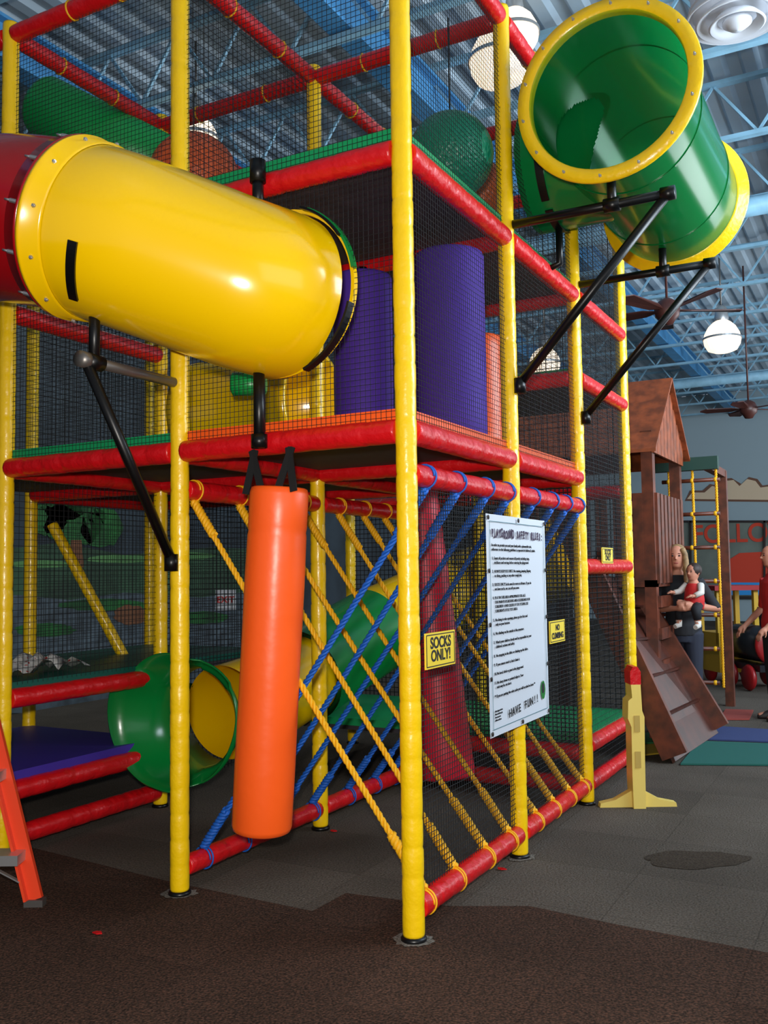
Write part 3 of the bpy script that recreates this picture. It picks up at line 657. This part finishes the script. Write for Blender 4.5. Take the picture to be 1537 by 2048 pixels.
pendant(1445,672,14.2,.27,'glowing pendant lamp between the two ceiling fans')
pendant(1090,722,14.6,.24,'glowing pendant lamp seen low through the black brackets')
pendant(392,272,8.5,.2,'glowing pendant lamp above the orange ball at upper left')
pendant(1030,60,7.9,.2,'pendant lamp at the top edge behind the nearer lamp')
def fan(px,py,t,L,label,ph):
    c=at(px,py,t);o=thing('ceiling_fan',label,'ceiling fan',c-V((0,0,.15)),'dark ceiling fans')
    m=MB();m.lathe([(0,-.16),(.06,-.15),(.09,-.1),(.13,-.06),(.14,.02),(.1,.1),(.04,.14),(0,.14)],c,n=28);m.build('motor',M['fan'],o)
    m=MB();m.tube([c+V((0,0,.12)),(c.x,c.y,6.38)],.014,8);m.build('downrod',M['fan'],o)
    for i in range(5):
        a=2*PI*i/5+ph;d=V((cos(a),sin(a),0));s_=V((-sin(a),cos(a),0));tl=V((0,0,.018))
        m=MB();pl=[c+d*.12-s_*.03,c+d*.25-s_*.065-tl,c+d*(L-.1)-s_*.1-tl,c+d*L-s_*.04,c+d*L+s_*.04,c+d*(L-.1)+s_*.1+tl,c+d*.25+s_*.065+tl,c+d*.12+s_*.03]
        m.prism(pl,(0,0,.012));m.build('blade',M['fan'],o)
fan(1335,622,10.3,.84,'nearer dark wooden ceiling fan below the green tube',.55)
fan(1498,818,15,.74,'farther dark ceiling fan near the right edge above the clouds',.8)
c=at(1475,42,6.6);o=thing('air_diffuser','round white ceiling air diffuser at the top right corner','air vent',c)
for i,(ra,rb,h) in enumerate([(.30,.34,.02),(.21,.27,-.01),(.13,.18,-.04)]):
    m=MB();m.lathe([(ra,h+.05),(rb,h),(rb+.012,h+.01),(ra+.01,h+.07)],c,n=48);m.build('louvre_ring',M['white'],o)
m=MB();m.lathe([(0,-.07),(.05,-.06),(.1,-.02),(.1,.0),(0,.03)],c,n=32);m.build('centre_cone',M['white'],o)
m=MB();m.lathe([(.34,.02),(.31,.12),(.31,6.42-c.z)],c,n=40);m.lathe([(0,.1),(.33,.1)],c,n=40);m.build('duct_neck',M['white'],o)
# ---------------- coloured floor mats ----------------
for lab,poly,cc in (('teal square foam mat on the floor at the foot of the wooden ramp',[(1362,1530),(1570,1532),(1560,1490),(1400,1484)],(20,90,80)),
    ('blue square foam mat beyond the teal mat at right',[(1405,1480),(1560,1486),(1555,1462),(1445,1455)],(46,60,106)),
    ('yellow foam mat beside the wooden ramp',[(1286,1512),(1322,1508),(1312,1490),(1288,1492)],(180,150,40)),
    ('red foam mat far away beyond the blue mat',[(1440,1440),(1500,1440),(1508,1422),(1452,1420)],(150,60,50)),
    ('green foam mat beyond the yellow mat',[(1288,1488),(1330,1486),(1322,1466),(1290,1468)],(40,110,60))):
    m=MB();m.prism([onZ(x,y,.004) for x,y in poly][::-1],(0,0,.012));tag(m.build('foam_mat',mat('foam_'+lab.split()[0],cc,.8)),lab,'mat','coloured foam floor mats')
# ---------------- yellow stand ----------------
P=onZ(1274,1612,0);ys_=thing('plastic_stand','pale yellow plastic upright stand with red top and wide low feet','stand',P)
ax=r0.copy();ay=V((-ax.y,ax.x,0));cream=mat('cream_yellow_plastic',(236,208,110),.35)
def pf(pts): return [P+ax*x+V((0,0,z_)) for x,z_ in pts]
m=MB();m.prism([q-ay*.03 for q in pf([(-.235,.0),(-.23,.025),(-.14,.045),(-.04,.1),(.04,.1),(.14,.045),(.24,.025),(.245,0)])][::1],ay*.06);m.build('foot',cream,ys_)
m=MB();m.prism([q-ay*.07 for q in pf([(-.035,.0),(-.038,.2),(-.035,.5),(-.055,.55),(-.05,.66),(-.025,.68),(-.03,.76),(.03,.76),(.035,.6),(.048,.56),(.043,.3),(.04,0)])],ay*.14);m.build('upright',cream,ys_)
m=MB();m.prism([q-ay*.07 for q in pf([(-.033,.76),(-.033,.84),(-.015,.87),(.015,.87),(.033,.84),(.033,.76)])],ay*.14);m.build('top_cap',M['red'],ys_)
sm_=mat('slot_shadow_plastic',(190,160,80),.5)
for zz in (.3,.52):
    m=MB();m.box(P-ay*.073+V((0,0,zz)),(.035,.004,.1),(ax,ay,V((0,0,1))));m.build('slot',sm_,ys_)
# ---------------- orange step ladder ----------------
P=onZ(70,1812,0);lo=mat('orange_fibreglass',(232,66,28),.4)
ld=thing('step_ladder','orange fibreglass step ladder with aluminium steps at the lower left edge','ladder',P)
lv=-r0;top=at(-100,1100,(P-CAM).dot(fwd)+.25)
P2=P+lv*.5;top2=top+lv*.38
for a,b in ((P,top),(P2,top2)):
    m=MB();m.beam(a+V((0,0,.03)),b,.026,.07,r0);m.beam(a+V((0,0,.03))+lv*.03-ay*.02,b+lv*.03-ay*.02,.05,.012,r0);m.build('front_rail',lo,ld)
    m=MB();m.box(a+V((0,0,.015)),(.085,.05,.035),(ax,ay,V((0,0,1))));m.build('rubber_foot',M['gsteel'],ld)
    m=MB();m.beam(a+ay*.3+lv*.65+V((0,0,.02)),b,.05,.03,ay);m.build('rear_rail',lo,ld)
for i in range(4):
    f=.14+i*.22;a=P.lerp(top,f);b=P2.lerp(top2,f);m=MB();a=a-lv*.02;m.box((a+b)/2-ay*.05,((a-b).length,.12,.045),((a-b).normalized(),ay,V((0,0,1))));m.build('step',M['steel'],ld)
    m=MB();m.beam(a+lv*.01+V((0,0,-.11))-ay*.05,a+lv*.22+V((0,0,.0))-ay*.05,.006,.02,ay);m.build('step_brace',M['steel'],ld)
for px,py in ((195,1866),(668,1662),(1003,1738)):
    p=onZ(px,py,.006);m=MB();m.prism([p+V((.03*cos(q*2*PI/5)*random.uniform(.5,1),.015*sin(q*2*PI/5),0)) for q in range(5)],(0,0,.004));tag(m.build('paper_scrap',M['red']),{195:'tiny red scrap on the brown carpet at lower left',668:'red scrap by the lower rail behind the orange bag',1003:'red scrap on the floor beside the right lower beam'}[px],'scrap')
# ---------------- people ----------------
SK=mat('skin',(190,126,100),.6)
def fin(o,vox=.009):
    r_=o.modifiers.new('remesh','REMESH');r_.mode='VOXEL';r_.voxel_size=vox;r_.use_smooth_shade=True
    s2=o.modifiers.new('smooth','SMOOTH');s2.factor=.6;s2.iterations=3
def hand(m,w,d,palmn,curl=.5,sc=1):
    w=V(w);d=V(d).normalized();n=V(palmn);n=(n-d*n.dot(d)).normalized();s_=d.cross(n)
    m.tube([w,w+d*.04*sc,w+d*.085*sc],[.024*sc,.034*sc,.03*sc],10)
    for i in range(4):
        o_=s_*(i-1.5)*.019*sc;L=(.065,.075,.07,.055)[i]*sc;b=w+d*.08*sc+o_
        p1=b+d*L*.5+n*L*.12*curl;p2=p1+(d*(1-curl*.6)+n*curl)*L*.4;p3=p2+(d*(1-curl)+n*curl*1.3)*L*.3
        m.tube([b,p1,p2,p3],[.009*sc,.0085*sc,.008*sc,.006*sc],8)
    b=w+d*.03*sc+s_*.028*sc;m.tube([b,b+s_*.03*sc+d*.025*sc,b+s_*.035*sc+d*.055*sc+n*.02*sc],[.011*sc,.01*sc,.008*sc],8)
def head(m,c,s=1):
    c=V(c)
    m.loft([(c+V((0,-.01,-.115))*s,.025*s,.03*s),(c+V((0,-.015,-.09))*s,.05*s,.06*s),(c+V((0,-.005,-.04))*s,.066*s,.085*s),(c+V((0,0,.02))*s,.074*s,.094*s),(c+V((0,.005,.07))*s,.066*s,.085*s),(c+V((0,.005,.1))*s,.042*s,.055*s),(c+V((0,.005,.112))*s,.012*s,.02*s)])
    m.tube([c+V((0,-.085,.02))*s,c+V((0,-.108,-.022))*s],[.007*s,.013*s],8)
    for q in(-1,1): m.sphere(c+V((q*.076,.01,-.005))*s,.018*s,8,6,(.5,.9,1.5))
lipm=mat('lips',(160,72,68),.5)
def face(root,c,s=1):
    c=V(c)
    for q in (-1,1): m=MB();m.sphere(c+V((q*.03,-.086,.012))*s,.010*s,10,6,(1.2,.6,.7));m.build('eye',M['ink'],root,True)
    for q in (-1,1): m=MB();m.sphere(c+V((q*.031,-.084,.032))*s,.014*s,10,6,(1.2,.5,.22));m.build('eyebrow',M['fan'],root,True)
    m=MB();m.sphere(c+V((0,-.081,-.055))*s,.018*s,10,6,(1.2,.4,.33));m.build('mouth',lipm,root,True)
def person(label,loc,rz,top,legs,hair,long_hair,lh,rh,le,re,short=False,hd=((-.6,-.5,.1),(.8,-.3,.1)),lean=0):
    t=thing('person',label,'person',loc,rz=rz);m=MB()
    sh=1.36;L_=lean
    m.loft([((0,0,.84),.13,.1),((0,0,.93),.165,.115),((L_*.3,0,1.06),.125,.09),((L_*.7,0,1.2),.15,.105),((L_,0,1.32),.165,.095),((L_,.005,1.4),.09,.06),((L_,0,1.46),.05,.05),((L_,-.005,1.52),.047,.05)])
    hc=V((L_,-.015,1.585));head(m,hc)
    arms=[((.17+L_,0,sh),le,lh),((-.17+L_,0,sh),re,rh)]
    for a,b,c in arms: m.tube([a,V(a).lerp(V(b),.5),b,V(b).lerp(V(c),.5),c],[.05,.043,.036,.034,.024],12)
    hand(m,lh,V(hd[0]),(-.2,1,0),.6);hand(m,rh,V(hd[1]),(0,1,0),.5)
    for q in(-1,1):
        m.tube([(q*.085,0,.88),(q*.095,-.01,.5),(q*.1,.0,.28),(q*.1,.015,.07)],[.088,.056,.05,.034],14)
        m.tube([(q*.1,.03,.045),(q*.105,-.09,.035),(q*.108,-.16,.028)],[.038,.036,.026],10)
    o=m.build('body',SK,t,True);fin(o,.008)
    face(t,hc)
    m=MB();m.loft([((0,0,.86),.165,.125),((0,0,.95),.172,.125),((L_*.3,0,1.06),.14,.105),((L_*.7,0,1.2),.165,.12),((L_,0,1.33),.178,.108),((L_,.005,1.395),.11,.075),((L_,.0,1.42),.075,.065)])
    for a,b,c in arms:
        e=V(c).lerp(V(b),.08)
        m.tube([a,V(a).lerp(V(b),.5),V(b)] if short==1 else [a,V(a).lerp(V(b),.5),b,e],[.062,.054,.048] if short==1 else [.06,.052,.046,.036],12)
    o=m.build('shirt',top,t,True);fin(o,.01)
    m=MB();m.loft([((0,0,.8),.15,.115),((0,0,.92),.172,.122),((0,0,.98),.155,.112)])
    for q in(-1,1): m.tube([(q*.085,0,.88),(q*.095,-.01,.5),(q*.1,.0,.28),(q*.1,.01,.08)],[.098,.068,.06,.055],14)
    o=m.build('trousers',legs,t,True);fin(o,.01)
    for q in(-1,1):
        m=MB();m.loft([((q*.103,-.05,.002),.045,.12),((q*.103,-.05,.03),.048,.125),((q*.103,-.03,.06),.042,.09),((q*.102,.01,.09),.04,.045)]);m.build('shoe',M['wooddark'],t,True)
    m=MB();c=hc
    m.sphere(c+V((0,.022,.03)),.1,20,12,(.86,.95,.96))
    if long_hair:
        m.loft([(c+V((0,.04,-.27)),.08,.045),(c+V((0,.045,-.15)),.1,.06),(c+V((0,.04,-.03)),.092,.07),(c+V((0,.03,.06)),.085,.07)])
        for q in(-1,1): m.tube([c+V((q*.055,-.055,.08)),c+V((q*.08,-.055,.02)),c+V((q*.085,-.055,-.1)),c+V((q*.08,-.07,-.24))],[.028,.026,.032,.02],8)
    o=m.build('hair',hair,t,True);fin(o,.01)
    return t
bl=mat('blonde_hair',(166,130,86),.6,var=.25,vs=30);dk=mat('dark_clothing',(22,22,28),.8);jn=mat('dark_jeans',(30,34,50),.8);rs=mat('red_shirt',(190,28,28),.7);bh=mat('brown_hair',(46,30,24),.6);wt=mat('white_sleeve',(214,206,198),.7)
wp=onZ(1374,1458,0)
person('blonde woman in dark top and jeans standing and holding a baby on her arm',wp,R(4),dk,jn,bl,True,(.12,-.27,1.15),(-.02,-.29,1.12),(.31,-.05,1.10),(-.28,-.08,1.1),1,lean=-.03)
pr=onZ(1560,1440,0)
person('person in a red shirt and black trousers cut off by the right edge',pr,R(-60),rs,dk,bh,False,(.24,-.2,.9),(-.24,-.2,.9),(.27,-.0,1.08),(-.27,-.0,1.08),1,hd=((0,-.6,-.6),(0,-.6,-.6)))
rot=Matrix.Rotation(R(4),3,'Z');bl0=wp+rot@V((.13,-.2,1.13))
bt_=thing('person','baby in red outfit with white sleeves held on the blonde woman\'s arm','person',bl0,rz=R(-25))
m=MB();m.loft([((0,0,.0),.075,.07),((0,0,.06),.085,.075),((0,0,.16),.075,.06),((0,0,.22),.05,.045),((0,0,.25),.03,.03)])
head(m,(0,0,.31),.72)
m.tube([(.07,0,.2),(.11,-.05,.13),(.08,-.12,.1)],[.028,.024,.018],8);m.tube([(-.07,0,.2),(-.13,-.03,.14),(-.15,-.1,.13)],[.028,.024,.018],8)
hand(m,(.08,-.12,.1),(-.3,-1,0),(0,0,-1),.6,.55);hand(m,(-.15,-.1,.13),(0,-1,.1),(0,0,-1),.6,.55)
for q in(-1,1): m.tube([(q*.045,-.02,.02),(q*.09,-.11,-.02),(q*.1,-.1,-.15),(q*.105,-.14,-.17)],[.045,.038,.026,.02],8)
o=m.build('body',SK,bt_,True);fin(o,.006)
face(bt_,(0,0,.31),.72)
m=MB();m.loft([((0,0,-.02),.085,.08),((0,0,.06),.095,.083),((0,0,.16),.085,.068),((0,0,.215),.055,.052)]);o=m.build('red_outfit',rs,bt_,True);fin(o,.008)
m=MB();m.tube([(.07,0,.2),(.11,-.05,.13),(.085,-.11,.105)],[.034,.03,.024],8);m.build('sleeve',wt,bt_,True)
m=MB();m.tube([(-.07,0,.2),(-.13,-.03,.14),(-.15,-.09,.13)],[.034,.03,.024],8);m.build('sleeve',wt,bt_,True)
for q in(-1,1):
    m=MB();m.tube([(q*.045,-.02,.01),(q*.09,-.11,-.02),(q*.1,-.1,-.11)],[.052,.045,.034],8);m.build('legging',dk,bt_,True)
    m=MB();m.tube([(q*.1,-.1,-.12),(q*.1,-.1,-.16),(q*.107,-.15,-.175)],[.03,.03,.022],8);m.build('sock',wt,bt_,True)
m=MB();m.sphere((0,.014,.332),.074,16,10,(.9,.98,.93));m.build('hair',bh,bt_,True)
# toy train ride
tp=onZ(1500,1372,0);tr=thing('ride_on_train','dark toy train ride with red and yellow trim near the right edge','ride',tp,rz=R(35))
bk=mat('glossy_dark_paint',(30,30,34),.3);yl=mat('toy_yellow',(190,150,40),.4);drd=mat('toy_red',(150,20,24),.4)
m=MB();m.tube([(0,-.6,.55),(0,.2,.55)],.22,24);m.build('boiler',bk,tr,True)
m=MB();m.tube([(0,-.45,.75),(0,-.45,1.0)],[.06,.09],14);m.build('chimney',bk,tr,True)
m=MB();m.lathe([(0,0),(.2,0),(.24,.02),(.24,.05),(0,.05)],(0,-.66,.55),(0,1,0),24);m.build('front_plate',drd,tr,True)
m=MB();m.box((0,.5,.4),(.56,.6,.5))
for x in(-.25,.25):
    for y in(.25,.75): m.box((x,y,.85),(.06,.06,.7))
m.build('cab',yl,tr,True)
m=MB();m.box((0,.5,1.22),(.68,.72,.06));m.build('cab_roof',drd,tr,True)
for x in(-.24,.24):
    for y in(-.45,0,.55): m=MB();m.lathe([(0,-.03),(.14,-.03),(.16,0),(.14,.03),(0,.03)],(x,y,.16),(1,0,0),20);m.build('wheel',drd,tr,True)
m=MB();m.box((0,.05,.28),(.4,1.4,.08));m.build('chassis',bk,tr,True)
# ---------------- lights ----------------
def light(kind,name,loc,energy,color=(1,1,1),size=1,target=None,sy=None):
    l=bpy.data.lights.new(name,kind);l.energy=energy;l.color=color
    if kind=='AREA': l.size=size;l.shape='RECTANGLE';l.size_y=sy or size
    else: l.shadow_soft_size=size
    o=bpy.data.objects.new(name,l);COL.objects.link(o);o.location=loc
    if target is not None: o.rotation_euler=(V(target)-V(loc)).to_track_quat('-Z','Y').to_euler()
    return o
light('POINT','flash_lamp',CAM+camu*.16+camr*-.05,540,(1,.95,.88),.05)
light('AREA','window_daylight',(7,-3,3.2),60,(.85,.92,1),5,(0,1,2.4),3)
light('AREA','far_fill_light',(6,14,2.6),520,(.88,.94,1),9,(-3,16,5.8),3)  # added fill that brightens the far wall and ceiling, no window here
light('AREA','ceiling_fill_light',(5,4,3.9),800,(.76,.89,1),6,(-3,7,6.8),2)  # unseen area light added to brighten the ceiling, not a fixture
light('AREA','mural_fill_light',(-5.0,4,5.2),40,(.95,1,.95),4,(-6.8,4,1.4),.6)  # fill added to lift the dim painted wall, no lamp there
w=bpy.data.worlds.new('world');SC.world=w;w.use_nodes=True;bg=w.node_tree.nodes['Background'];bg.inputs[0].default_value=(.74,.84,1,1);bg.inputs[1].default_value=.26
